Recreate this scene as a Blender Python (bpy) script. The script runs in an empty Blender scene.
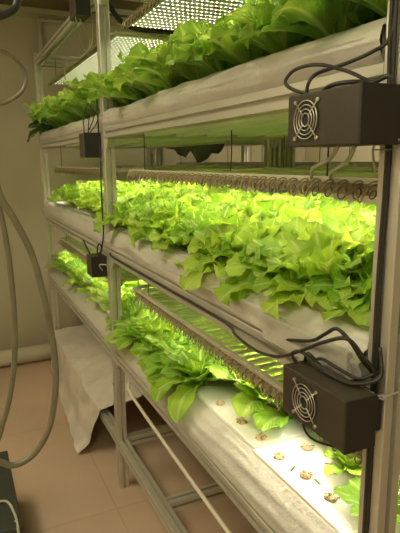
import bpy, bmesh, math, random
from mathutils import Vector, Matrix, noise
random.seed(7)
S = bpy.context.scene
COL = S.collection
PI = math.pi

# ---------------------------------------------------------------- materials
def mat(name, col, rough=.6, metal=0, noise_amt=0, noise_scale=8, bump=0, bump_scale=30, spec=None, alpha=None, trans=0):
    m = bpy.data.materials.new(name); m.use_nodes = True
    nt = m.node_tree; b = nt.nodes['Principled BSDF']
    b.inputs['Base Color'].default_value = (*col, 1)
    b.inputs['Roughness'].default_value = rough
    b.inputs['Metallic'].default_value = metal
    if spec is not None: b.inputs['Specular IOR Level'].default_value = spec
    if trans: b.inputs['Transmission Weight'].default_value = trans
    if alpha is not None: b.inputs['Alpha'].default_value = alpha
    tc = nt.nodes.new('ShaderNodeTexCoord')
    if noise_amt:
        n = nt.nodes.new('ShaderNodeTexNoise'); n.inputs['Scale'].default_value = noise_scale
        n.inputs['Detail'].default_value = 5
        nt.links.new(tc.outputs['Object'], n.inputs['Vector'])
        r = nt.nodes.new('ShaderNodeMapRange'); r.inputs[1].default_value = .3; r.inputs[2].default_value = .7
        nt.links.new(n.outputs['Fac'], r.inputs[0])
        mx = nt.nodes.new('ShaderNodeMix'); mx.data_type = 'RGBA'
        mx.inputs[6].default_value = (*[c*(1-noise_amt) for c in col], 1)
        mx.inputs[7].default_value = (*[min(1, c*(1+noise_amt)) for c in col], 1)
        nt.links.new(r.outputs[0], mx.inputs[0]); nt.links.new(mx.outputs[2], b.inputs['Base Color'])
    if bump:
        n2 = nt.nodes.new('ShaderNodeTexNoise'); n2.inputs['Scale'].default_value = bump_scale
        n2.inputs['Detail'].default_value = 3
        nt.links.new(tc.outputs['Object'], n2.inputs['Vector'])
        bp = nt.nodes.new('ShaderNodeBump'); bp.inputs['Strength'].default_value = bump
        bp.inputs['Distance'].default_value = .01
        nt.links.new(n2.outputs['Fac'], bp.inputs['Height']); nt.links.new(bp.outputs[0], b.inputs['Normal'])
    return m

def leaf_mat(name, c0, c1, tr=.5):
    m = bpy.data.materials.new(name); m.use_nodes = True
    nt = m.node_tree; nt.nodes.clear()
    N = nt.nodes.new; Lk = nt.links.new
    out = N('ShaderNodeOutputMaterial')
    uv = N('ShaderNodeUVMap'); sep = N('ShaderNodeSeparateXYZ'); Lk(uv.outputs[0], sep.inputs[0])
    oi = N('ShaderNodeObjectInfo')
    mx = N('ShaderNodeMix'); mx.data_type = 'RGBA'
    mx.inputs[6].default_value = (*c0, 1); mx.inputs[7].default_value = (*c1, 1)
    tc = N('ShaderNodeTexCoord')
    nz = N('ShaderNodeTexNoise'); nz.inputs['Scale'].default_value = 14; Lk(tc.outputs['Object'], nz.inputs['Vector'])
    ad = N('ShaderNodeMath'); ad.operation = 'MULTIPLY_ADD'; ad.inputs[1].default_value = .7; ad.inputs[2].default_value = -.35
    Lk(oi.outputs['Random'], ad.inputs[0])
    a2 = N('ShaderNodeMath'); a2.operation = 'ADD'; a2.use_clamp = True
    mr = N('ShaderNodeMapRange'); mr.inputs[1].default_value = .3; mr.inputs[2].default_value = .7
    Lk(nz.outputs['Fac'], mr.inputs[0])
    Lk(ad.outputs[0], a2.inputs[0]); Lk(mr.outputs[0], a2.inputs[1])
    Lk(a2.outputs[0], mx.inputs[0])
    # pale midrib
    d = N('ShaderNodeMath'); d.operation = 'SUBTRACT'; d.inputs[1].default_value = .5; Lk(sep.outputs[0], d.inputs[0])
    ab = N('ShaderNodeMath'); ab.operation = 'ABSOLUTE'; Lk(d.outputs[0], ab.inputs[0])
    rib = N('ShaderNodeMapRange'); rib.inputs[1].default_value = .03; rib.inputs[2].default_value = .09
    rib.inputs[3].default_value = .75; rib.inputs[4].default_value = 0; Lk(ab.outputs[0], rib.inputs[0])
    m2 = N('ShaderNodeMix'); m2.data_type = 'RGBA'; m2.inputs[7].default_value = (.62, .72, .30, 1)
    Lk(rib.outputs[0], m2.inputs[0]); Lk(mx.outputs[2], m2.inputs[6])
    # veins bump: waves slanting off the rib
    wv = N('ShaderNodeMath'); wv.operation = 'MULTIPLY_ADD'; wv.inputs[1].default_value = -1.1
    Lk(ab.outputs[0], wv.inputs[0]); Lk(sep.outputs[1], wv.inputs[2])
    sn = N('ShaderNodeMath'); sn.operation = 'MULTIPLY'; sn.inputs[1].default_value = 60; Lk(wv.outputs[0], sn.inputs[0])
    s2 = N('ShaderNodeMath'); s2.operation = 'SINE'; Lk(sn.outputs[0], s2.inputs[0])
    bp = N('ShaderNodeBump'); bp.inputs['Strength'].default_value = .5; bp.inputs['Distance'].default_value = .002
    Lk(s2.outputs[0], bp.inputs['Height'])
    pb = N('ShaderNodeBsdfPrincipled'); pb.inputs['Roughness'].default_value = .42
    pb.inputs['Specular IOR Level'].default_value = .35
    Lk(m2.outputs[2], pb.inputs['Base Color']); Lk(bp.outputs[0], pb.inputs['Normal'])
    tl = N('ShaderNodeBsdfTranslucent'); g = N('ShaderNodeMix'); g.data_type = 'RGBA'; g.blend_type = 'MULTIPLY'
    g.inputs[0].default_value = 1; g.inputs[7].default_value = (1.25, 1.2, .55, 1); Lk(m2.outputs[2], g.inputs[6])
    Lk(g.outputs[2], tl.inputs['Color'])
    ms = N('ShaderNodeMixShader'); ms.inputs[0].default_value = tr
    Lk(pb.outputs[0], ms.inputs[1]); Lk(tl.outputs[0], ms.inputs[2]); Lk(ms.outputs[0], out.inputs[0])
    return m

def emit(name, col, st):
    m = bpy.data.materials.new(name); m.use_nodes = True
    b = m.node_tree.nodes['Principled BSDF']
    b.inputs['Base Color'].default_value = (.8, .8, .6, 1)
    b.inputs['Emission Color'].default_value = (*col, 1); b.inputs['Emission Strength'].default_value = st
    return m

LED_ST = 500.0
M = dict(
 alu=mat('aluminium', (.62, .60, .52), .40, .65, .03, 12),
 alu_far=mat('aluminium_pale', (.60, .60, .52), .5, .4, .08, 20),
 board=mat('green_bounce_board', (.78, .82, .66), .5, 0, .05, 6),  # green tint stands in for light bounced up off the lettuce
 film=mat("white_film", (.47, .445, .39), .34, 0, .06, 5, .3, 60),
 sheet=mat('cloudy_sheet', (.62, .56, .49), .36, 0, .14, 7, .4, 30),
 foam=mat('foam', (.90, .88, .80), .7, 0, .03, 30, .15, 200),
 blk=mat('black_plastic', (.028, .025, .02), .5),
 case=mat('black_case', (.050, .041, .027), .55, .2, .15, 18),
 case2=mat('black_case_end', (.022, .02, .016), .6, .1),
 wire=mat('steel_wire', (.62, .60, .52), .3, .9),
 cord=mat('black_cord', (.025, .023, .018), .45),
 gcord=mat('grey_cord', (.42, .41, .30), .5),
 loop=mat('tan_wire', (.30, .24, .13), .4, .2, .3, 60),
 rail=mat('rail_alu', (.58, .53, .40), .5, .2),
 bar=mat('bar_alu', (.70, .69, .60), .5, .1),
 clear=mat('cable_tie', (.42, .42, .36), .3),
 chip=emit('led_chip', (1.0, .88, .64), LED_ST),
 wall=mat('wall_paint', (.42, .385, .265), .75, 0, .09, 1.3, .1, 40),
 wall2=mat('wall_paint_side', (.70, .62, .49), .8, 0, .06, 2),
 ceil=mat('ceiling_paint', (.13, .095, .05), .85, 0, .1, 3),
 trim=mat('trim_paint', (.36, .34, .22), .6),
 pipe=mat('pipe_plastic', (.52, .47, .35), .45, 0, .06, 6),
 tube=mat('thin_tube', (.62, .57, .45), .4),
 hose=mat('hose_rubber', (.17, .155, .095), .42, 0, .15, 30),
 dark=mat('dark_metal', (.045, .05, .04), .5, .3, .2, 10),
 plug=mat('sponge', (.66, .50, .30), .9, 0, .3, 120, .6, 300),
 stem=mat('cut_stem', (.62, .58, .28), .7),
 root=mat('dry_root', (.28, .14, .06), .9, 0, .3, 200),
 bfilm=mat('black_film', (.03, .04, .025), .45, 0, 0, 5, .3, 40),
 lamp=emit('lamp_panel', (1.0, .90, .60), 17.0),
 whitepaint=mat('lamp_white', (.7, .68, .6), .5),
 leafM=leaf_mat('leaf_bright', (.24, .47, .04), (.52, .72, .11), .45),
 leafT=leaf_mat('leaf_soft', (.25, .48, .08), (.48, .70, .17), .52),
 leafB=leaf_mat('leaf_spring', (.26, .50, .05), (.45, .66, .09), .42),
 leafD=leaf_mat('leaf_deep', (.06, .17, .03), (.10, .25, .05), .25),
)
# lensed LED chips: narrower than lambertian beam
def beam(m, st, k):
    nt = m.node_tree; g = nt.nodes.new('ShaderNodeNewGeometry')
    d = nt.nodes.new('ShaderNodeVectorMath'); d.operation = 'DOT_PRODUCT'
    nt.links.new(g.outputs['Incoming'], d.inputs[0]); nt.links.new(g.outputs['Normal'], d.inputs[1])
    a = nt.nodes.new('ShaderNodeMath'); a.operation = 'MAXIMUM'; a.inputs[1].default_value = 0; nt.links.new(d.outputs['Value'], a.inputs[0])
    p = nt.nodes.new('ShaderNodeMath'); p.operation = 'POWER'; p.inputs[1].default_value = k; nt.links.new(a.outputs[0], p.inputs[0])
    q = nt.nodes.new('ShaderNodeMath'); q.operation = 'MULTIPLY'; q.inputs[1].default_value = st; nt.links.new(p.outputs[0], q.inputs[0])
    nt.links.new(q.outputs[0], nt.nodes['Principled BSDF'].inputs['Emission Strength'])
beam(M['chip'], LED_ST, 1.9)
# floor with tile joints and stains
def floor_mat():
    m = mat('floor_tiles', (.52, .38, .275), .5, 0, .12, 2.2, .08, 60)
    nt = m.node_tree; b = nt.nodes['Principled BSDF']
    prev = b.inputs['Base Color'].links[0].from_socket
    tc = nt.nodes.new('ShaderNodeTexCoord')
    br = nt.nodes.new('ShaderNodeTexBrick'); br.offset = 0
    br.inputs['Color1'].default_value = (1, 1, 1, 1); br.inputs['Color2'].default_value = (.95, .94, .93, 1)
    br.inputs['Mortar'].default_value = (.84, .81, .77, 1)
    br.inputs['Scale'].default_value = 1; br.inputs['Mortar Size'].default_value = .0025
    br.inputs['Brick Width'].default_value = .8; br.inputs['Row Height'].default_value = .8
    mp = nt.nodes.new('ShaderNodeMapping'); mp.inputs['Location'].default_value = (.05, .56, 0)
    nt.links.new(tc.outputs['Object'], mp.inputs[0]); nt.links.new(mp.outputs[0], br.inputs['Vector'])
    mx = nt.nodes.new('ShaderNodeMix'); mx.data_type = 'RGBA'; mx.blend_type = 'MULTIPLY'; mx.inputs[0].default_value = 1
    nt.links.new(prev, mx.inputs[6]); nt.links.new(br.outputs['Color'], mx.inputs[7])
    nt.links.new(mx.outputs[2], b.inputs['Base Color'])
    return m
M['floor'] = floor_mat()
M['plugb'] = mat('connector', (.34, .28, .17), .6, 0, .3, 90)
M['loopd'] = mat('dark_tan_wire', (.12, .09, .05), .4)

# ---------------------------------------------------------------- helpers
def link(name, bm, m, parent=None, smooth=False, loc=None):
    me = bpy.data.meshes.new(name); bm.normal_update(); bm.to_mesh(me); bm.free()
    for k in (m if isinstance(m, (list, tuple)) else [m]): me.materials.append(k)
    if smooth:
        for p in me.polygons: p.use_smooth = True
    o = bpy.data.objects.new(name, me); COL.objects.link(o)
    if parent: o.parent = parent
    if loc is not None: o.location = loc
    return o
def tag(o, label, cat, group=None):
    o['label'] = label; o['category'] = cat
    if group: o['group'] = group
    return o
def thing(name, loc, label, cat, group=None):
    o = bpy.data.objects.new(name, None); COL.objects.link(o); o.location = loc; o.empty_display_size = .05
    return tag(o, label, cat, group)
def struct(name, bm, m, smooth=False):
    o = link(name, bm, m, smooth=smooth); o['kind'] = 'structure'; return o
def box(bm, x0, x1, y0, y1, z0, z1, bev=0, mi=0):
    r = bmesh.ops.create_cube(bm, size=1)
    vs = r['verts']
    for v in vs:
        v.co = Vector((x0+(x1-x0)*(v.co.x+.5), y0+(y1-y0)*(v.co.y+.5), z0+(z1-z0)*(v.co.z+.5)))
    fs = {f for v in vs for f in v.link_faces}
    for f in fs: f.material_index = mi
    if bev:
        es = list({e for v in vs for e in v.link_edges})
        bmesh.ops.bevel(bm, geom=es, offset=bev, segments=2, profile=.5, affect='EDGES')
def smooth_pts(P, n=6):
    P = [Vector(p) for p in P]
    if len(P) < 3: return P
    Q = [P[0]*2-P[1]] + P + [P[-1]*2-P[-2]]
    out = []
    for i in range(1, len(Q)-2):
        a, b, c, d = Q[i-1:i+3]
        for k in range(n):
            t = k/n
            out.append(.5*((2*b)+(c-a)*t+(2*a-5*b+4*c-d)*t*t+(3*b-a-3*c+d)*t**3))
    out.append(P[-1]); return out
def tube(bm, P, r, seg=8, sm=6, closed=False, mi=0, rib=0):
    pts = smooth_pts(P, sm) if sm else [Vector(p) for p in P]
    n = len(pts); rings = []
    up = Vector((.3, .2, 1)).normalized(); prevn = None
    for i, p in enumerate(pts):
        if closed: t = (pts[(i+1) % n]-pts[i-1])
        else: t = pts[min(i+1, n-1)]-pts[max(i-1, 0)]
        if t.length < 1e-9: t = Vector((0, 0, 1))
        t.normalize()
        if prevn is None:
            nn = t.cross(up)
            if nn.length < .1: nn = t.cross(Vector((1, 0, 0)))
        else: nn = prevn - t*prevn.dot(t)
        nn.normalize(); prevn = nn; b = t.cross(nn)
        rr = r*(1+(rib if i % 2 else 0))
        rings.append([bm.verts.new(p+(nn*math.cos(2*PI*k/seg)+b*math.sin(2*PI*k/seg))*rr) for k in range(seg)])
    m = n if closed else n-1
    for i in range(m):
        A = rings[i]; B = rings[(i+1) % n]
        for k in range(seg):
            f = bm.faces.new((A[k], A[(k+1) % seg], B[(k+1) % seg], B[k])); f.smooth = True; f.material_index = mi
    if not closed:
        bm.faces.new(rings[0][::-1]).material_index = mi; bm.faces.new(rings[-1]).material_index = mi
def disc(bm, c, axis, r, h, seg=16, mi=0):
    a = Vector(axis).normalized(); c = Vector(c)
    tube(bm, [c, c+a*h], r, seg, 0, mi=mi)
# 40 mm slotted extrusion between two points of one axis
def prof(h=.02):
    s, d, e = .0046, .013, .0015
    side = [(-h+e, -h), (-s, -h), (-s, -h+d), (s, -h+d), (s, -h), (h-e, -h)]
    out = []
    for k in range(4):
        c, n = round(math.cos(k*PI/2)), round(math.sin(k*PI/2))
        out += [(c*x-n*y, n*x+c*y) for x, y in side]
    return out
def extrusion(bm, a, b, h=.02):
    a = Vector(a); b = Vector(b); t = (b-a).normalized()
    u = Vector((0, 0, 1)) if abs(t.z) < .5 else Vector((1, 0, 0))
    w = t.cross(u).normalized(); u = w.cross(t)
    P = prof(h)
    A = [bm.verts.new(a+u*x+w*y) for x, y in P]; B = [bm.verts.new(b+u*x+w*y) for x, y in P]
    n = len(P)
    for i in range(n): bm.faces.new((A[i], A[(i+1) % n], B[(i+1) % n], B[i]))
    bm.faces.new(A[::-1]); bm.faces.new(B)
    bmesh.ops.recalc_face_normals(bm, faces=bm.faces)
def ext(name, a, b, parent, m=None, h=.02):
    bm = bmesh.new(); extrusion(bm, a, b, h); return link(name, bm, m or M['alu'], parent)

# ---------------------------------------------------------------- room
X0, X1, Y0, Y1, H, FZ = -1.7, 2.3, -1.6, 3.84, 2.33, -.045
bm = bmesh.new(); box(bm, X0-.1, X1+.1, Y0-.1, Y1+.1, FZ-.1, FZ); struct('floor', bm, M['floor'])
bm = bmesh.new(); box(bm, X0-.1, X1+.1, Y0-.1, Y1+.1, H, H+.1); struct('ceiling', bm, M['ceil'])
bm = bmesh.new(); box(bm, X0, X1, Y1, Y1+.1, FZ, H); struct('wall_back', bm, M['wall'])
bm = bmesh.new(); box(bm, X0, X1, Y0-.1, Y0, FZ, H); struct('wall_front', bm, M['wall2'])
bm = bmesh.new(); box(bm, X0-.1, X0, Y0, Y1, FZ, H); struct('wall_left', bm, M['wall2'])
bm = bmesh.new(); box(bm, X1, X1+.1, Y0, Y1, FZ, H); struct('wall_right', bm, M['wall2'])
bm = bmesh.new(); box(bm, X0, X1, Y1-.02, Y1, H-.035, H, .004); box(bm, X0, X1, Y1-.012, Y1, H-.06, H-.035, .003)
struct('trim_1', bm, M['trim'])
# floor pipe along the far wall
bm = bmesh.new()
tube(bm, [(X0+.01, 3.63, FZ+.060), (.70, 3.63, FZ+.060)], .056, 24, 0)
tube(bm, [(-.75, 3.63, FZ+.060), (-.66, 3.63, FZ+.060)], .0595, 24, 0)
tag(link('drain_pipe', bm, M['pipe']), 'thick pale plastic pipe lying on the floor along the far wall', 'pipe')
# conduit on the far wall
bm = bmesh.new()
tube(bm, [(.095, Y1-.03, 2.02), (.098, Y1-.03, 2.255)], .014, 10, 0)
tube(bm, [(.098, Y1-.03, 2.255), (.33, Y1-.03, 2.262)], .014, 10, 0)
tube(bm, [(.098, Y1-.03, 2.235), (.098, Y1-.03, 2.27)], .018, 10, 0)
box(bm, .06, .13, Y1-.045, Y1, 1.98, 2.03, .004)
tag(link('wall_conduit', bm, M['trim'], smooth=False), 'pale bent conduit high on the far wall', 'conduit')

# ---------------------------------------------------------------- main rack
D = .76                                     # outer depth
PY = [.532, 1.9775, 3.50]                   # post centres
ZL = [.164, .558, .9725, 1.434, 1.93]       # beam centres
rack = thing('grow_rack', (D/2, 2.0, 0), 'tall slotted aluminium rack holding three tiers of lettuce', 'rack')
def on(parent, o):
    o.parent = parent; o.matrix_parent_inverse = Matrix.Translation(parent.location).inverted(); return o
def rpart(name, a, b): return on(rack, ext(name, a, b, None))
for x in (.02, D-.02):
    for y in PY: rpart('post', (x, y, FZ), (x, y, 1.985))
for z in ZL:
    for x in (.02, D-.02):
        for i in range(2): rpart('beam', (x, PY[i]+.0202, z), (x, PY[i+1]-.0202, z))
    for y in PY: rpart('cross_beam', (.0402, y, z), (D-.0402, y, z))
rpart('cross_beam', (.0402, 1.50, ZL[0]), (D-.0402, 1.50, ZL[0]))
rpart('cross_beam', (.0402, 2.55, ZL[0]), (D-.0402, 2.55, ZL[0]))
# gussets
def gusset(c, sy, sz):
    bm = bmesh.new(); x, y, z = c
    w = .014; a = .034
    P = [(0, 0), (a, 0), (a, .005), (.005, a), (0, a)]
    A = [bm.verts.new((x-w, y+sy*p, z+sz*q)) for p, q in P]; B = [bm.verts.new((x+w, y+sy*p, z+sz*q)) for p, q in P]
    for i in range(5): bm.faces.new((A[i], A[(i+1) % 5], B[(i+1) % 5], B[i]))
    bm.faces.new(A[::-1]); bm.faces.new(B); bmesh.ops.recalc_face_normals(bm, faces=bm.faces)
    on(rack, link('corner_bracket', bm, M['alu']))
for z in ZL[1:]:
    for x in (.02, D-.02):
        gusset((x, PY[0]+.0203, z-.0203), 1, -1); gusset((x, PY[1]-.0203, z-.0203), -1, -1)
        gusset((x, PY[1]+.0203, z-.0203), 1, -1); gusset((x, PY[2]-.0203, z-.0203), -1, -1)
        if z < 1.9 and x < .1:
            gusset((x, PY[1]-.0203, z+.0203), -1, 1)
# shelf boards lengthwise
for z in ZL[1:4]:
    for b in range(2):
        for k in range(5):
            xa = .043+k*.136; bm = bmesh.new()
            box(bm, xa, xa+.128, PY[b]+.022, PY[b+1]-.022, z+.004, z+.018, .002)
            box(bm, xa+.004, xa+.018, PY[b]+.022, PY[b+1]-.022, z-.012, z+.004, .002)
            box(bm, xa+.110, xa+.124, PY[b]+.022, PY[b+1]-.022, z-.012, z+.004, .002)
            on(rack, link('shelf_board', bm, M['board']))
# thin drain tube under the bottom shelf
bm = bmesh.new()
tube(bm, [(.05, 1.93, .440), (.036, 1.84, .420), (.03, 1.21, .399), (.03, .60, .378)], .0065, 10, 3)
tag(link('drain_tube', bm, M['tube'], smooth=True), 'thin pale tube sloping beneath the bottom shelf edge', 'tube')

# ---------------------------------------------------------------- trays, film, rafts
NEAR, FAR = .575, 3.455
def film(name, z0, profile, amp, seed, label, y0=.556, y1=3.476):
    """wrinkled film skirt along the front; profile = [(x, z above z0)]"""
    bm = bmesh.new(); ny = 150; rows = []
    # densify
    pr = []
    for i in range(len(profile)-1):
        for k in range(4):
            t = k/4; pr.append((profile[i][0]*(1-t)+profile[i+1][0]*t, profile[i][1]*(1-t)+profile[i+1][1]*t))
    pr.append(profile[-1]); n = len(pr)
    for j in range(ny+1):
        y = y0+(y1-y0)*j/ny; row = []
        for i, (x, z) in enumerate(pr):
            w = math.sin(PI*min(1, i/(n-1)))
            q = noise.noise(Vector((y*3.1+i*.05, i*.35+seed, seed)))
            q2 = noise.noise(Vector((y*13+i*.4, i*.8, seed*2)))
            q3 = noise.noise(Vector((y*1.6, seed*3, .5)))
            row.append(bm.verts.new((x-(abs(q)*1.2+.4*q2)*amp*w-.2*amp*w, y, z0+z+(q*.9+q2*.4+q3*.8)*amp*w)))
        rows.append(row)
    for j in range(ny):
        for i in range(n-1):
            bm.faces.new((rows[j][i], rows[j][i+1], rows[j+1][i+1], rows[j+1][i]))
    return link(name, bm, M['film'], smooth=True)
def tray(z, hgt, profile, amp, seed, label, raft_front):
    t = thing('grow_tray', (.38, 2.0, z), label, 'tray')
    bm = bmesh.new()
    box(bm, .045, D-.01, NEAR, FAR, z, z+.008)
    box(bm, .045, .053, NEAR, FAR, z, z+hgt); box(bm, D-.018, D-.01, NEAR, FAR, z, z+hgt)
    box(bm, .053, D-.018, NEAR, NEAR+.008, z, z+hgt); box(bm, .053, D-.018, FAR-.008, FAR, z, z+hgt)
    on(t, link('basin', bm, M['film']))
    f = film('film_liner', z, profile, amp, seed, None); on(t, f); f['label'] = 'wrinkled white plastic film liner'
    # end flaps
    bm = bmesh.new(); rows = []
    for j in range(41):
        x = .012+(D-.03)*j/40; row = []
        for i in range(7):
            q = noise.noise(Vector((x*9, i*.6, seed+5)))
            row.append(bm.verts.new((x, NEAR-.004-abs(q)*.008*math.sin(PI*i/6), z+.004+(hgt+.004)*i/6+q*.008*(i/6))))
        rows.append(row)
    for j in range(40):
        for i in range(6): bm.faces.new((rows[j][i], rows[j+1][i], rows[j+1][i+1], rows[j][i+1]))
    on(t, link('end_liner', bm, M['film'], smooth=True))
    return t
ZT = [ZL[1]+.020, ZL[2]+.020, ZL[3]+.020]
tray(ZT[0], .055, [(.006, .001), (-.002, .012), (.004, .030), (.020, .048), (.040, .062), (.060, .070), (.078, .066), (.095, .058)], .005, 3.3,
     'white film lined growing tray on the bottom shelf', .07)
tray(ZT[1], .065, [(.004, .001), (-.002, .012), (-.004, .035), (.004, .060), (.022, .082), (.045, .088), (.075, .078)], .012, 7.7,
     'white film lined growing tray on the middle shelf', .06)
tray(ZT[2], .050, [(.004, .001), (-.002, .012), (-.003, .028), (.004, .046), (.020, .058), (.045, .060), (.075, .054)], .008, 11.1,
     'white film lined growing tray on the top shelf', .06)
bm = bmesh.new(); box(bm, -.017, .022, .577, .815, ZT[1]+.0005, ZT[1]+.052, .003)
tag(link('foam_strip', bm, M['film']), 'short film wrapped foam strip on the near end of the middle shelf edge', 'foam strip')
RZ = [ZT[0]+.055, ZT[1]+.065, ZT[2]+.05]       # underside of rafts
tiername = ['bottom', 'middle', 'top']
seams = [.590, .975, 1.58, 2.19, 2.80, 3.44]
where = ['at the near end', 'second from the near post', 'third from the near post', 'second from the far end', 'at the far end']
RT = []
for ti in range(3):
    top = RZ[ti]+.022; RT.append(top)
    for k in range(5):
        bm = bmesh.new()
        xf = (.068 if k else .060) if ti == 0 else .066
        box(bm, xf, D-.03, seams[k]+.0015, seams[k+1]-.0015, RZ[ti]+.0005, top-(.0 if k else .001), .002)
        o = link('foam_raft', bm, M['foam'])
        tag(o, 'white foam board floating on the %s tray, %s' % (tiername[ti], where[k]), 'foam board', 'foam rafts on the %s tray' % tiername[ti])

# ---------------------------------------------------------------- lettuce
def leaf(bm, uvl, ang, L, W, a0, a1, frill, rnd, r0=.008, twist=0, nu=10, nv=14, mi=0, z0=0):
    """one leaf: leaves the centre at azimuth ang, pitch a0 (from vertical) bending to a1"""
    ph = rnd.uniform(0, 6.28); fr = rnd.uniform(13, 19); ph2 = rnd.uniform(0, 6.28)
    ca, sa = math.cos(ang), math.sin(ang)
    r = r0; z = z0; rows = []
    side_bend = rnd.uniform(-.35, .35)
    for j in range(nv+1):
        v = j/nv
        pitch = a0+(a1-a0)*v**1.4
        if j: r += math.sin(pitch)*L/nv; z += math.cos(pitch)*L/nv
        w = W*(.20+.80*math.sin(PI/2*v/.70)**1.25) if v < .70 else W*math.sqrt(max(.05, 1-((v-.70)/.325)**2))
        w *= .5
        nx, nz = -math.cos(pitch), math.sin(pitch)        # leaf normal in r-z plane (upwards/inwards)
        row = []
        for i in range(nu+1):
            u = i/nu*2-1
            cup = .28*W*abs(u)**1.6*(1-.9*v)
            e = abs(u)**2.2*(.25+.75*v)
            ruff = frill*W*e*(math.sin(fr*v+ph+u*1.5)+.6*math.sin(2.3*fr*v+ph2-u))
            blis = .020*W*math.sin(9*v+ph)*math.cos(5*u+ph2)
            off = cup+ruff+blis
            ww = w*(1+.10*frill*8*math.sin(1.7*fr*v+ph2+u)*e)
            rr = r+nx*off; zz = z+nz*off
            tv = v+ (.10*(1-abs(u)**2) if j == nv else 0)
            lat = ww*u+side_bend*L*.3*v*v + twist*v*0
            if j == nv: rr += math.sin(pitch)*L*.05*(1-abs(u)**2); zz += math.cos(pitch)*L*.05*(1-abs(u)**2)
            row.append((bm.verts.new((ca*rr-sa*lat, sa*rr+ca*lat, zz)), (u*.5+.5, v)))
        rows.append(row)
    for j in range(nv):
        for i in range(nu):
            q = (rows[j][i], rows[j][i+1], rows[j+1][i+1], rows[j+1][i])
            f = bm.faces.new([a[0] for a in q]); f.smooth = True; f.material_index = mi
            for lp, a in zip(f.loops, q): lp[uvl].uv = a[1]
def head(seed, n, L, W, frill, outer=1.75, inner=.15, up=.1):
    rnd = random.Random(seed); bm = bmesh.new(); uvl = bm.loops.layers.uv.new('UVMap')
    for k in range(n):
        t = k/(n-1)                    # 0 outer .. 1 inner
        ang = k*2.39996+rnd.uniform(-.25, .25)
        Lk = L*(1.0-.42*t)*rnd.uniform(.88, 1.12)
        leaf(bm, uvl, ang, Lk, W*(1-.3*t)*rnd.uniform(.85, 1.15),
             (.75*(1-t)+.12)*rnd.uniform(.8, 1.2), (outer*(1-t)+inner*t)*rnd.uniform(.8, 1.15), frill, rnd, r0=.004+.006*(1-t))
    return bm
def head_meshes(prefix, count, *a, mats=None, **k):
    out = []
    for i in range(count):
        bm = head(hash_seed(prefix, i), *a, **k)
        me = bpy.data.meshes.new('lettuce'); bm.to_mesh(me); bm.free()
        me.materials.append(mats)
        out.append(me)
    return out
def hash_seed(p, i): return sum(ord(c) for c in p)*31+i*17
HM = head_meshes('mid', 5, 22, .140, .078, .17, outer=1.65, inner=.25, mats=M['leafM'])
HMF = head_meshes("midf", 5, 26, .145, .074, .19, outer=1.95, inner=.3, mats=M['leafM'])
HT = head_meshes('top', 5, 26, .145, .064, .19, outer=1.45, inner=.15, mats=M['leafT'])
HTF = head_meshes('topf', 6, 28, .140, .066, .19, outer=1.75, inner=.15, mats=M['leafT'])
HB = head_meshes('bot', 5, 22, .135, .070, .09, outer=1.65, inner=.3, mats=M['leafB'])
HBF = head_meshes('botf', 4, 22, .135, .072, .08, outer=2.0, inner=.4, mats=M['leafB'])
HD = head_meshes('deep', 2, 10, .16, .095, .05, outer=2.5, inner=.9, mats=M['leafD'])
ORD = 'zeroth first second third fourth fifth sixth seventh eighth ninth tenth eleventh twelfth thirteenth fourteenth'.split()
ROW = ['front', 'second', 'third', 'fourth', 'back']
R = random.Random(5)
def plant(me, x, y, z, label, group, scale=1, lean=0, rz=None, leany=0):
    o = bpy.data.objects.new('lettuce', me); COL.objects.link(o)
    o.location = (x, y, z)
    q = Matrix.Rotation(lean, 4, 'Y') @ Matrix.Rotation(leany, 4, 'X') @ Matrix.Rotation(R.uniform(0, 6.28) if rz is None else rz, 4, 'Z')
    o.rotation_euler = q.to_euler()
    o.scale = (scale, scale, scale*R.uniform(.94, 1.06))
    tag(o, label, 'lettuce', group); return o
def grid(ti, xs, y0, y1, pitch, inner, front, sc, adj, keep=lambda x, y, r: True, lean0=None):
    z = RT[ti]
    desc = ['bright spoon leaved lettuce', 'frilly yellow green lettuce', 'broad leaved green lettuce'][ti]
    ny = int(round((y1-y0)/pitch))
    for ri, x in enumerate(xs):
        ys = [y0+(y1-y0)*k/ny+(pitch*.5 if ri % 2 else 0) for k in range(ny+1)]
        ys = [y+R.uniform(-.012, .012) for y in ys if y < 3.44]
        ys = [y for y in ys if keep(x, y, ri)]
        near = sorted([y for y in ys if y < PY[1]], reverse=True); far = sorted([y for y in ys if y >= PY[1]])
        for lst, side in ((near, 'nearer than'), (far, 'beyond')):
            for k, y in enumerate(lst):
                lab = '%s, %s row of %s shelf, %s %s the middle post' % (desc, ROW[ri], tiername[ti], ORD[k+1], side)
                me = R.choice(front if ri == 0 and y < 2.0 else inner)
                s = sc*R.uniform(.92, 1.08)*adj(x, y, ri)
                plant(me, x+R.uniform(-.01, .01), y, z-.004, lab, 'lettuces on the %s shelf' % tiername[ti], s,
                      lean=(lean0(y)*R.uniform(.6, 1.4) if ri == 0 else R.uniform(-.12, .1)), leany=R.uniform(-.12, .12))
grid(1, [.120, .235, .350, .470, .600], .635, 3.12, .124, HM, HMF, 1.14, lambda x, y, r: 1.17 if r else .98, lean0=lambda y: -.34 if y < 1.5 else (-.15 if y < 2.2 else -.02))
grid(2, [.095, .235, .385, .545], .62, 3.42, .140, HT, HTF, 1.30, lambda x, y, r: 1+.12*max(0, min(1, (y-1.2)/1.4)), lean0=lambda y: -.20)
def keepb(x, y, r):
    if y < 1.0: return x > .26
    if y < 1.32: return x > .16
    return True
grid(0, [.115, .225, .350, .475, .610], .64, 3.40, .120, HB, HBF, 1.25, lambda x, y, r: 1.0 if y < 2.0 else .9, keep=keepb, lean0=lambda y: -.30 if y < 2 else -.1)
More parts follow.
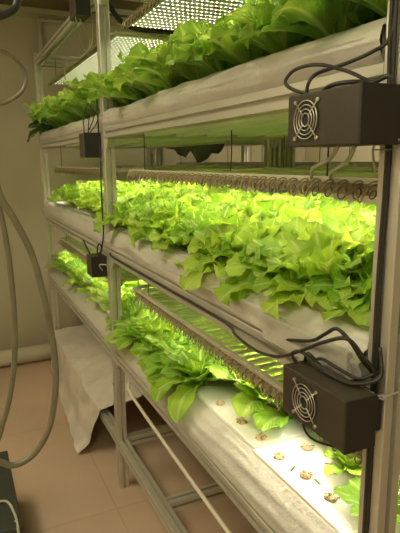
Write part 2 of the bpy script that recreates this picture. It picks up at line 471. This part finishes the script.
# single plants on the half harvested end of the bottom raft
plant(HB[1], .205, .80, RT[0]-.004, 'small light lettuce standing alone just below the lower power supply', 'lettuces on the bottom shelf', .62, rz=1.0)
plant(HB[2], .165, .665, RT[0]-.002, 'low pale lettuce at the harvested end, right against the near post', 'lettuces on the bottom shelf', .60, rz=2.2, lean=-.3)
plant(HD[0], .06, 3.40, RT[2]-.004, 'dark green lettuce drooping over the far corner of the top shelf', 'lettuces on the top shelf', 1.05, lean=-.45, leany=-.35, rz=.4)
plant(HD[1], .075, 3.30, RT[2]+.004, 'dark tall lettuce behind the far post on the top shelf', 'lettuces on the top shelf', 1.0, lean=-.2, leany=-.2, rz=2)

# sponge plugs left after harvest
def plug_mesh(seed):
    rnd = random.Random(seed); bm = bmesh.new()
    r = bmesh.ops.create_icosphere(bm, subdivisions=2, radius=.0135)
    for v in r['verts']:
        n = noise.noise(v.co*140+Vector((seed, 0, 0)))
        v.co *= 1+.30*n; v.co.z = max(-.002, v.co.z*.62)
    tube(bm, [(0, 0, .004), (rnd.uniform(-.003, .003), .002, .0125)], .004, 7, 0, mi=1)
    for k in range(5):
        a = rnd.uniform(0, 6.28); q = rnd.uniform(.012, .018)
        tube(bm, [(.006*math.cos(a), .006*math.sin(a), .006), (q*math.cos(a+.3), q*math.sin(a+.3), .003)], .0012, 5, 0, mi=2)
    me = bpy.data.meshes.new('sponge_plug'); bm.to_mesh(me); bm.free()
    for k in ('plug', 'stem', 'root'): me.materials.append(M[k])
    for p in me.polygons: p.use_smooth = True
    return me
PM = [plug_mesh(s) for s in (1, 5, 9)]
PL = [(.107, .742, 'nearest the camera, in the front row'), (.107, .829, 'second from the near end of the front row'),
      (.097, .916, 'third from the near end of the front row'), (.104, 1.006, 'fourth from the near end, past the board joint'),
      (.102, 1.096, 'fifth from the near end of the front row'), (.100, 1.215, 'farthest, in front of the leafy row'),
      (.178, .828, 'in the second row beside the small lone lettuce'), (.178, .918, 'in the second row under the power supply')]
for i, (x, y, w) in enumerate(PL):
    o = bpy.data.objects.new('sponge_plug', PM[i % 3]); COL.objects.link(o)
    o.location = (x, y, RT[0]+.001); o.rotation_euler = (0, 0, i*1.3)
    tag(o, 'brown harvested root plug on white foam, '+w, 'root plug', 'root plugs on the bottom raft')
for i, (x, y, w) in enumerate([(.098, .862, 'between two root plugs'), (.118, .800, 'below the second root plug')]):
    bm = bmesh.new()
    for k in range(3): box(bm, -.010+k*.006, -.004+k*.006+.002, -.002, .003-k*.0006, 0, .0012+k*.0005, .0003)
    o = link('leaf_scrap', bm, M['leafD'], loc=(x, y, RT[0]+.0003)); o.rotation_euler = (0, 0, .6+i)
    tag(o, 'tiny dark leaf scrap lying on the foam '+w, 'leaf scrap')

# ---------------------------------------------------------------- LED fixtures
PITCH = .036
def bar_mesh(x0, x1):
    bm = bmesh.new()
    box(bm, x0, x1, -.0062, .0062, .000, .006)
    n = int((x1-x0)/.0165)
    for k in range(n):
        cx = x0+.012+k*(x1-x0-.02)/(n-1); r = .0022
        vs = [bm.verts.new((cx+r*math.cos(a*PI/3), r*math.sin(a*PI/3), -.0012)) for a in range(6)]
        vt = [bm.verts.new((cx+r*1.15*math.cos(a*PI/3), r*1.15*math.sin(a*PI/3), .0)) for a in range(6)]
        f = bm.faces.new(vs[::-1]); f.material_index = 1
        for a in range(6):
            g = bm.faces.new((vs[a], vs[(a+1) % 6], vt[(a+1) % 6], vt[a])); g.material_index = 0
    me = bpy.data.meshes.new('led_bar'); bm.to_mesh(me); bm.free()
    me.materials.append(M['bar']); me.materials.append(M['chip'])
    return me
FX0, FX1 = .092, .655
BARM = bar_mesh(FX0, FX1)
def loop_mesh(seed):
    rnd = random.Random(seed); bm = bmesh.new()
    d = rnd.uniform(.012, .026); s = rnd.uniform(.8, 1.25)
    box(bm, -.010, .0, -.0165, .0165, -.016, .003, .002, mi=1)
    rr = rnd.uniform(.006, .012)
    tube(bm, [(-.014+.003*math.sin(a*PI/6), .002+rr*math.cos(a*PI/6), -.013+rr*math.sin(a*PI/6)) for a in range(12)], .0013, 6, 0, closed=True, mi=2)
    tube(bm, [(-.006, 0, .003), (-.018, .002, .0), (-.024, .007*s, -.010), (-.022, .018*s, -d), (-.018, .030*s, -.010), (-.010, PITCH-.002, .002)], .0019, 6, 4)
    tube(bm, [(-.006, -.002, .005), (-.016, -.004, .008), (-.020, .010, .002), (-.016, .022, -.006), (-.012, .030, .004)], .0013, 5, 3)
    me = bpy.data.meshes.new('wire_loop'); bm.to_mesh(me); bm.free()
    me.materials.append(M['loop']); me.materials.append(M['plugb']); me.materials.append(M['loopd']); return me
LOOPS = [loop_mesh(s) for s in range(5)]
def fixture(z, y0, y1, ztop, label):
    t = thing('led_light_panel', (.37, (y0+y1)/2, z), label, 'grow light', 'LED grow light panels')
    for xa, w in ((.078, .014), (.655, .014)):
        bm = bmesh.new(); box(bm, xa, xa+w, y0, y1, z-.001, z+.012, .001)
        on(t, link('rail', bm, M['rail']))
    bm = bmesh.new()
    for ya in (y0, y1-.012): box(bm, .092, .655, ya, ya+.012, z+.0075, z+.018, .001)
    box(bm, .35, .375, y0+.012, y1-.012, z+.0075, z+.013, .001)
    on(t, link('frame', bm, M['rail']))
    n = int((y1-y0-.03)/PITCH)
    for k in range(n+1):
        y = y0+.02+k*PITCH
        b = bpy.data.objects.new('led_bar', BARM); COL.objects.link(b); b.location = (0, y, z); on(t, b)
        if k < n:
            w = bpy.data.objects.new('wire_loop', LOOPS[(k*7+int(z*10)) % 5]); COL.objects.link(w); w.location = (.079, y, z); on(t, w)
    for xa in (.085, .662):
        for ya in (y0+.16, y1-.16):
            bm = bmesh.new(); tube(bm, [(xa, ya, z+.011), (xa+.001, ya, ztop)], .0016, 6, 0)
            on(t, link('hanging_cord', bm, M['cord']))
    return t
for z, zt, nm in ((.832, ZL[2]-.013, 'middle shelf'), (1.287, ZL[3]-.013, 'top shelf'), (1.800, ZL[4]+.0, 'top frame')):
    fixture(z, .605, 1.915, zt, 'LED grow light panel hung under the %s, between near and middle posts' % nm)
    fixture(z, 2.06, 3.44, zt, 'LED grow light panel hung under the %s, beyond the middle post' % nm)
# bars overhead to carry the top panels' cords
for y in (.765, 1.755, 2.22, 3.28):
    bm = bmesh.new(); box(bm, .0402, D-.0402, y-.008, y+.008, ZL[4]-.008, ZL[4]+.008, .001); on(rack, link('hanger_bar', bm, M['alu']))

# ---------------------------------------------------------------- power supplies
def psu(x0, x1, y0, y1, z0, z1, label, fo=.046, fan=True):
    t = thing('power_supply', ((x0+x1)/2, (y0+y1)/2, z0), label, 'power supply', 'LED power supplies on the posts')
    bm = bmesh.new(); box(bm, x0, x1, y0+.003, y1, z0, z1, .002); case = on(t, link('case', bm, M['case']))
    bm = bmesh.new(); box(bm, x0-.0004, x1, y0, y0+.0028, z0-.0004, z1+.0004, .001)
    on(t, link('end_plate', bm, M['case2']))
    if not fan: return t
    h = z1-z0; cy = y1-fo; cz = (z0+z1)/2+.0; R_ = h*.36
    bm = bmesh.new()
    for f in (1.0, .78, .56, .34): 
        tube(bm, [(x0-.0035, cy+R_*f*math.cos(a*PI/14), cz+R_*f*math.sin(a*PI/14)) for a in range(28)], .0008, 5, 0, closed=True)
    for a in (PI/4, 3*PI/4):
        c, s = math.cos(a), math.sin(a)
        tube(bm, [(x0-.0025, cy-R_*1.28*c, cz-R_*1.28*s), (x0-.0030, cy-R_*.3*c, cz-R_*.3*s)], .0010, 5, 0)
        tube(bm, [(x0-.0025, cy+R_*1.28*c, cz+R_*1.28*s), (x0-.0030, cy+R_*.3*c, cz+R_*.3*s)], .0010, 5, 0)
    link('fan_guard', bm, M['wire'], case, smooth=True)
    bm = bmesh.new(); disc(bm, (x0-.0012, cy, cz), (1, 0, 0), R_*1.02, .0012, 28)
    link('fan_opening', bm, M['case2'], case)
    for a in range(4):
        c, s = math.cos(PI/4+a*PI/2), math.sin(PI/4+a*PI/2)
        bm = bmesh.new(); disc(bm, (x0-.0035, cy+R_*1.36*c, cz+R_*1.36*s), (1, 0, 0), .0026, .0034, 10)
        link('screw', bm, M['wire'], case)
    return t
psu(-.080, -.001, .500, .652, 1.347, 1.418, 'black fan cooled power supply on the near post, upper one by the top shelf')
psu(-.080, -.026, .500, .650, .935, 1.012, 'black fan cooled power supply on the near post, lower one below middle shelf', .060)
bm = bmesh.new(); box(bm, -.0258, -.0005, .515, .60, .945, 1.000, .003); tag(link('mounting_block', bm, M['case2']), 'dark mounting block between lower power supply and near post', 'bracket')
psu(-.064, -.001, 2.000, 2.090, 1.345, 1.436, 'small black power supply on the middle post just under the top shelf', fan=False)
psu(-.062, -.001, 2.000, 2.085, .880, .962, 'small black power supply on the middle post just under the middle shelf', fan=False)
psu(-.056, -.001, 2.060, 2.170, 1.862, 1.975, 'black power supply hanging from the top beam at the upper left', fan=False)

def cable(P, r, m, label, cat='cable', seg=8, group=None, name='power_cable', sm=6):
    bm = bmesh.new(); tube(bm, P, r, seg, sm)
    return tag(link(name, bm, M[m], smooth=True), label, cat, group)
cable([(-.06, .630, 1.4185), (-.078, .652, 1.43), (-.07, .674, 1.444), (-.06, .663, 1.458), (-.05, .625, 1.459), (-.04, .58, 1.445), (-.036, .547, 1.430), (-.03, .528, 1.4185)],
      .0026, 'cord', 'black cable arching over the upper power supply from left end to right end')
cable([(-.05, .651, 1.4185), (-.05, .645, 1.438), (-.04, .638, 1.45), (-.03, .593, 1.456), (-.02, .553, 1.465), (-.008, .536, 1.479), (-.004, .533, 1.52), (-.002, .532, 1.62)],
      .0026, 'cord', 'black cable rising from the upper power supply across the top film to the near post')
cable([(-.03, .649, 1.4185), (-.03, .623, 1.431), (-.03, .581, 1.431), (-.02, .55, 1.427), (-.006, .533, 1.432), (.0, .532, 1.40)],
      .0034, 'cord', 'short black cable lying along the top of the upper power supply')
MAIN = [(.030, 1.945, .995), (-.004, 1.935, .9805), (-.004, 1.80, .9725), (-.0035, 1.25, .9735), (-.004, .991, .974), (-.012, .926, .964), (-.03, .818, .971), (-.05, .71, .998),
        (-.06, .634, 1.036), (-.06, .575, 1.07), (-.05, .54, 1.084), (-.03, .53, 1.059), (-.010, .521, 1.027), (-.006, .525, .98)]
cable(MAIN, .0030, 'cord', 'long black cable clipped in the middle shelf beam and sagging at its near end', sm=8)
cable([(-.004, .813, .998), (-.012, .748, 1.012), (-.03, .649, 1.043), (-.04, .6, 1.071), (-.04, .574, 1.087), (-.03, .556, 1.072), (-.02, .541, 1.047), (-.008, .53, 1.025), (-.006, .531, .98)],
      .0030, 'cord', 'second black cable crossing the middle tray film above the sagging one')
cable([(-.06, .642, 1.0125), (-.066, .646, 1.029), (-.06, .629, 1.036), (-.055, .602, 1.025), (-.05, .561, 1.018), (-.04, .531, 1.018), (-.014, .511, 1.03), (-.006, .52, 1.06)],
      .0028, 'cord', 'black cable looping over the left end of the lower power supply')
cable([(-.04, .647, 1.0125), (-.045, .632, 1.03), (-.045, .597, 1.020), (-.04, .55, 1.0155), (-.03, .527, 1.019), (-.008, .516, 1.032), (-.006, .522, 1.07)],
      .0028, 'cord', 'black cable lying on top of the lower power supply toward the near post')
cable([(-.03, .64, 1.0125), (-.028, .62, 1.022), (-.03, .58, 1.022), (-.026, .54, 1.020), (-.010, .525, 1.03)],
      .0028, 'cord', 'shortest black cable on the lower power supply, next to the shelf beam')
cable([(-.055, .63, .937), (-.062, .615, .915), (-.05, .61, .896), (-.03, .600, .886), (-.02, .567, .896), (-.03, .54, .937)],
      .0018, 'cord', 'thin black wire hanging in a loop beneath the lower power supply')
# bundle in the near post slot
for k, (dx, w) in enumerate(((-.0018, 'in the near post front slot, thicker strand'), (-.0060, 'outside the near post slot, thinner strand'))):
    cable([(dx, .532-.003*k, 1.66), (dx-.002, .533+.003*k, 1.5), (dx, .531, 1.35), (dx-.001, .533, 1.15), (dx, .531+.002*k, .98), (dx, .532, .30)], .0034-.001*k, 'cord', 'black cable running down '+w)
# grey leads from the upper supply to the middle tier panel
cable([(-.05, .576, 1.3465), (-.03, .617, 1.330), (.02, .72, 1.315), (.0765, .80, 1.296)], .0032, 'gcord', 'grey lead from upper power supply down to the light panel, longer one', name='lamp_lead')
cable([(-.035, .56, 1.3465), (.0, .615, 1.325), (.05, .71, 1.308), (.0765, .745, 1.296)], .0032, 'gcord', 'grey lead from upper power supply down to the light panel, shorter one', name='lamp_lead')
cable([(.060, .60, 1.305), (.035, .575, 1.33), (.02, .566, 1.355), (.035, .60, 1.345), (.06, .62, 1.308)], .0018, 'gcord', 'thin pale wire curl beside the near post above the light panel', name='lamp_lead')
cable([(-.03, 2.06, 1.3455), (-.02, 2.07, 1.32), (.03, 2.10, 1.298), (.0765, 2.14, 1.294)], .0030, 'gcord', 'grey lead below the small power supply under the top shelf', name='lamp_lead')
cable([(-.03, 2.02, .8805), (-.02, 2.01, .862), (.03, 2.06, .842), (.0765, 2.12, .836)], .0028, 'gcord', 'grey lead below the small power supply under the middle shelf', name='lamp_lead')
cable([(-.02, 2.0, .905), (-.035, 1.985, .93), (-.03, 1.945, .940), (-.004, 1.93, .935)], .0024, 'gcord', 'pale wire wrapped across the middle post at middle shelf', name='lamp_lead')
# upper left leads
cable([(-.03, 2.12, 1.8625), (.0, 2.16, 1.83), (.03, 2.221, 1.790), (.03, 2.40, 1.775), (.03, 2.60, 1.812), (.03, 2.70, 1.800), (.03, 2.757, 1.74), (.06, 2.76, 1.70)], .0022, 'gcord', 'pale looping wire hanging below the upper left power supply, longer one', name='lamp_lead')
cable([(-.05, 2.10, 1.8625), (-.03, 2.14, 1.81), (.01, 2.20, 1.765), (.03, 2.17, 1.80), (.02, 2.13, 1.87)], .0022, 'gcord', 'pale looping wire hanging below the upper left power supply, shorter one', name='lamp_lead')
cable([(-.03, 2.15, 1.9755), (-.02, 2.23, 2.0), (.03, 2.30, 1.99), (.02, 2.36, 1.955)], .0040, 'cord', 'thick black cable on the top beam behind the upper left power supply')
cable([(.02, 2.02, 1.955), (.12, 2.04, 1.84), (.28, 2.03, 1.822), (.46, 2.04, 1.83), (.60, 2.03, 1.90)], .010, 'cord', 'thick black cable bundle crossing between the two top light panels')
# cables by the middle post
cable([(-.04, 2.03, 1.4365), (-.045, 1.999, 1.475), (-.035, 1.984, 1.517), (-.02, 1.955, 1.506), (-.02, 1.973, 1.473), (-.03, 2.05, 1.4365)], .0020, 'cord', 'black wire loop on top of the small power supply under the top shelf')
cable([(-.05, 2.06, 1.4365), (-.05, 2.05, 1.50), (-.035, 2.02, 1.545), (-.02, 2.01, 1.50), (-.03, 2.09, 1.4365)], .0020, 'cord', 'taller black wire loop on the small power supply under the top shelf')
cable([(-.01, 2.000, 1.62), (-.008, 2.004, 1.45), (-.008, 1.992, 1.34), (-.012, 1.985, 1.26), (-.008, 2.004, 1.15), (-.012, 1.99, 1.05), (-.02, 2.02, .963)], .0030, 'cord', 'black cable running down the middle post between its two power supplies')
cable([(-.03, 2.03, .9625), (-.035, 2.00, 1.000), (-.03, 1.985, 1.015), (-.02, 1.995, .99), (-.02, 2.06, .9625)], .0030, 'cord', 'short stiff black cable on top of the small supply under the middle shelf')
cable([(-.05, 2.07, .9625), (-.055, 2.10, .985), (-.05, 2.18, 1.005)], .0035, 'cord', 'black plug lead pointing left from the supply under the middle shelf')
cable([(.18, 1.30, 1.411), (.182, 1.302, 1.35), (.178, 1.30, 1.301)], .0016, 'cord', 'thin dark cord hanging from the top shelf to the light panel')
# cable ties
def tie(z, y, label, cable_side=True):
    bm = bmesh.new()
    a, b = -.009, .0415; c, d = y-.0215, y+.0215
    tube(bm, [(a, c, z), (b, c, z+.002), (b, d, z+.002), (a, d, z)], .0011, 5, 0, closed=True)
    box(bm, a-.003, a+.003, c-.004, c+.002, z-.002, z+.003)
    tube(bm, [(a, c, z), (a-.01, c-.012, z+.012)], .0008, 5, 0)
    tag(link('cable_tie', bm, M['clear']), label, 'cable tie', 'cable ties round the posts')
tie(1.000, PY[0], 'clear cable tie round the near post at the lower power supply')
tie(1.341, PY[0], 'clear cable tie round the near post at the upper power supply')
tie(1.335, PY[1], 'clear cable tie round the middle post above the middle lettuce')
tie(1.105, PY[1], 'clear cable tie round the middle post beside the middle lettuce')
tie(.440, PY[1], 'clear cable tie round the middle post below the bottom shelf')

# ---------------------------------------------------------------- second rack behind
r2 = thing('rear_grow_rack', (1.1, 2.2, 0), 'second aluminium rack standing right behind the lettuce rack', 'rack')
def r2p(name, a, b): return on(r2, ext(name, a, b, None, M['alu_far']))
XA, XB = .795, 1.47
PY2 = [.60, 1.985, 2.035, 3.46]
for x in (XA, XB):
    for y in PY2: r2p('post', (x, y, FZ), (x, y, 2.0))
r2p('post', (XA+.050, 1.985, FZ), (XA+.050, 1.985, 2.0))
for z in (.20, .56, .97, 1.45, 1.93):
    for x in (XA, XB):
        for a, b in ((0, 1), (2, 3)): r2p('beam', (x, PY2[a]+.0202, z), (x, PY2[b]-.0202, z))
    for y in PY2: r2p('cross_beam', (XA+.0202, y, z), (XB-.0202, y, z))
for z in (.58, .99, 1.47):
    for a, b in ((0, 1), (2, 3)):
        bm = bmesh.new(); box(bm, XA-.018, XB+.018, PY2[a]+.0, PY2[b]-.0, z+.0005, z+.05, .004)
        on(r2, link('tray', bm, M['film']))
for a, b in ((0, 1), (2, 3)):
    for z in (1.285,):
        for xa in (XA+.05, XB-.08):
            bm = bmesh.new(); box(bm, xa, xa+.03, PY2[a]+.04, PY2[b]-.04, z, z+.016, .002); on(r2, link('light_rail', bm, M['whitepaint']))
        for k in range(9):
            y = PY2[a]+.10+k*(PY2[b]-PY2[a]-.2)/8
            bm = bmesh.new(); tube(bm, [(XA+.08, y, z+.02), (XB-.08, y, z+.02)], .010, 10, 0); on(r2, link('light_tube', bm, M['whitepaint']))
        for xa in (XA+.065, XB-.065):
            for y in (PY2[a]+.2, PY2[b]-.2):
                bm = bmesh.new(); tube(bm, [(xa, y, z+.01), (xa, y, 1.45)], .002, 6, 0); on(r2, link('hanging_cord', bm, M['cord']))
# black film hanging off the rear beam
bm = bmesh.new()
prof_z = [(2.42, 1.402), (2.50, 1.362), (2.56, 1.366), (2.62, 1.345), (2.70, 1.318), (2.77, 1.312), (2.81, 1.35), (2.84, 1.385), (2.88, 1.365), (2.93, 1.345), (3.02, 1.365), (3.12, 1.398), (3.24, 1.409)]
N = 60; rows = []
for j in range(N+1):
    y = 2.42+(3.24-2.42)*j/N
    for a, b in zip(prof_z, prof_z[1:]):
        if a[0] <= y+1e-9 <= b[0]+1e-6: zb = a[1]+(b[1]-a[1])*(y-a[0])/(b[0]-a[0])
    row = []
    for i in range(7):
        z = 1.4126+(zb-1.4126)*i/6
        row.append((.752+.006*math.sin(y*40+i*.5)*i/6, y, z))
    rows.append(row)
for side in (0, .0012):
    V = [[bm.verts.new((x+side, y, z)) for x, y, z in row] for row in rows]
    for j in range(N):
        for i in range(6): bm.faces.new((V[j][i], V[j+1][i], V[j+1][i+1], V[j][i+1]))
tag(link('black_plastic_film', bm, M['bfilm'], smooth=True), 'ragged black plastic film hanging under the back of the top shelf', 'plastic film')

# ---------------------------------------------------------------- draped sheet on the low frame
bm = bmesh.new(); rows = []
NJ, NI = 70, 46
for j in range(NJ+1):
    tj = j/NJ; yb = 2.21+(3.46-2.21)*tj; row = []
    for i in range(NI+1):
        s = i/NI
        if s < .55:                       # lies over the low frame, mounded
            t = s/.55; x = .70-.70*t
            z = .205+.10*math.sin(PI*t)*min(1, tj*4+.25)*(1-.8*tj)
        else:                             # hangs to the floor in front
            t = (s-.55)/.45
            x = -.004-.030*t-.02*t*t*(1-tj); z = .200*(1-t)+.004
            z = .205-(.205-FZ)*t**1.15+.006
            if t > .8: x -= (t-.8)*.22*(1-tj)
        y = yb+(.09*max(0, (s-.55)/.45)*(1-tj)**2 if s > .55 else 0)
        q = noise.noise(Vector((x*7+3, y*5, z*6))); q2 = noise.noise(Vector((x*22, y*14, z*20+4)))
        amp = .016*(1 if s < .55 else 1.0)
        if s < .55: z += abs(q)*amp*1.5+q2*.010+.004; z = max(z, .1985)
        else:
            x -= abs(q)*.022*(1.2-tj)+.35*abs(q2)*.012+.004; z = max(FZ+.005, z+q2*.004)
        row.append(bm.verts.new((x, y, z)))
    rows.append(row)
for j in range(NJ):
    for i in range(NI): bm.faces.new((rows[j][i], rows[j][i+1], rows[j+1][i+1], rows[j+1][i]))
tag(link('plastic_sheet', bm, M['sheet'], smooth=True), 'crumpled cloudy plastic sheet draped over the low frame to the floor', 'plastic sheet')

# ---------------------------------------------------------------- foreground hoses and dark box
def hose(P, r, label, mk='hose', name='hose', sm=8, rib=0, group=None):
    bm = bmesh.new(); tube(bm, P, r, 12, sm, rib=rib)
    tag(link(name, bm, M[mk], smooth=not rib), label, 'hose', group)
hose([(-.62, 1.0, H), (-.60, 1.0, 1.9), (-.54, 1.0, 1.5), (-.467, 1.0, 1.334), (-.452, 1.0, 1.271), (-.429, 1.0, 1.223), (-.404, 1.0, 1.155), (-.386, 1.0, 1.051), (-.378, 1.0, .969), (-.379, 1.0, .896),
      (-.396, 1.0, .813), (-.427, 1.0, .762), (-.462, 1.0, .745), (-.488, 1.0, .754), (-.53, 1.0, .80), (-.60, 1.02, .95), (-.66, 1.05, 1.3), (-.70, 1.05, 1.9), (-.70, 1.05, H)], .0062,
     'grey rubber hose hanging in a long loop at the left, outer strand')
hose([(-.56, 1.1, H), (-.53, 1.1, 1.7), (-.49, 1.1, 1.36), (-.459, 1.1, 1.278), (-.447, 1.1, 1.234), (-.439, 1.1, 1.147), (-.437, 1.1, 1.032), (-.442, 1.1, .946), (-.454, 1.1, .87), (-.476, 1.1, .795),
      (-.508, 1.1, .734), (-.60, 1.12, .70), (-.72, 1.14, .9), (-.78, 1.14, 1.5), (-.78, 1.14, H)], .0058, 'grey rubber hose hanging at the left edge, inner strand')
hose([(-.50, 1.4, H), (-.50, 1.4, 1.75), (-.47, 1.4, 1.62), (-.416, 1.4, 1.596), (-.385, 1.4, 1.589), (-.359, 1.4, 1.573), (-.342, 1.4, 1.549), (-.339, 1.4, 1.528), (-.348, 1.4, 1.504), (-.371, 1.4, 1.484),
      (-.404, 1.4, 1.469), (-.46, 1.4, 1.47), (-.52, 1.4, 1.56), (-.56, 1.4, 1.8), (-.56, 1.4, H)], .0045, 'thin dark hose making a small loop at upper left')
hose([(-.60, 1.6, H), (-.56, 1.6, 1.95), (-.48, 1.6, 1.76), (-.42, 1.6, 1.715), (-.388, 1.6, 1.713), (-.357, 1.6, 1.721), (-.333, 1.6, 1.736), (-.321, 1.6, 1.755), (-.316, 1.6, 1.80), (-.318, 1.6, 2.0), (-.32, 1.6, H)], .0090,
     'dark ribbed conduit curving at the top left corner', 'cord', 'ribbed_conduit', rib=.18, sm=14)
t = thing('equipment_box', (-.70, 1.8, FZ), 'dark metal equipment box on the floor at the lower left corner', 'box')
bm = bmesh.new(); box(bm, -.98, -.428, 1.565, 2.06, FZ, .197, .003); on(t, link('case', bm, M['dark']))
for (y, z) in ((1.62, .17), (1.62, .04), (2.0, .17), (2.0, .04)):
    bm = bmesh.new(); disc(bm, (-.4285, y, z), (1, 0, 0), .005, .002, 10); on(t, link('screw', bm, M['wire']))
for (x, y) in ((-.450, 1.68), (-.445, 1.60)):
    bm = bmesh.new(); disc(bm, (x, y, .1965), (0, 0, 1), .005, .0015, 10); on(t, link('screw', bm, M['wire']))
cable([(-.50, 1.72, .204), (-.462, 1.70, .208), (-.445, 1.63, .204), (-.442, 1.56, .19), (-.445, 1.52, .06), (-.46, 1.40, FZ+.008), (-.50, 1.2, FZ+.007)], .0042, 'gcord', 'pale cable trailing over the dark box at lower left')

# ---------------------------------------------------------------- room lamp behind the camera; two unseen lamps added as room fill
for lx, ly, ll in ((-.85, -.35, 'flat ceiling lamp above the aisle behind the camera'), (-1.2, 1.9, 'unseen lamp panel added as fill left of the aisle beside the rack'), (1.95, 2.2, 'unseen lamp panel added to brighten the wall behind the rear rack')):
    t = thing('unseen_room_lamp', (lx, ly, H), ll, 'lamp')
    bm = bmesh.new(); box(bm, lx-.2, lx+.2, ly-.6, ly+.6, H-.04, H-.0005, .004); on(t, link('housing', bm, M['whitepaint']))
    bm = bmesh.new(); box(bm, lx-.18, lx+.18, ly-.58, ly+.58, H-.044, H-.0402, .001); on(t, link('diffuser', bm, M['lamp']))

w = bpy.data.worlds.new('World'); S.world = w; w.use_nodes = True
w.node_tree.nodes['Background'].inputs[0].default_value = (.9, .8, .5, 1)
w.node_tree.nodes['Background'].inputs[1].default_value = .02

# ---------------------------------------------------------------- camera
yaw, pitch, roll, F = .4374, -.201, -.011, 521.4
f = Vector((math.sin(yaw)*math.cos(pitch), math.cos(yaw)*math.cos(pitch), math.sin(pitch)))
r = Vector((math.cos(yaw), -math.sin(yaw), 0)); u = r.cross(f)
r2_ = r*math.cos(roll)+u*math.sin(roll); u2 = -r*math.sin(roll)+u*math.cos(roll)
cam = bpy.data.objects.new('camera', bpy.data.cameras.new('camera')); COL.objects.link(cam)
mw = Matrix((r2_, u2, -f)).transposed().to_4x4(); mw.translation = Vector((-.5275, 0, 1.33)); cam.matrix_world = mw
cam.data.sensor_fit = 'VERTICAL'; cam.data.sensor_height = 24; cam.data.lens = 24*F/533
cam.data.clip_start = .02
S.camera = cam
S.view_settings.view_transform = 'Standard'; S.view_settings.look = 'None'
S.view_settings.gamma = 1; S.view_settings.use_curve_mapping = False
S.view_settings.exposure = 0.16
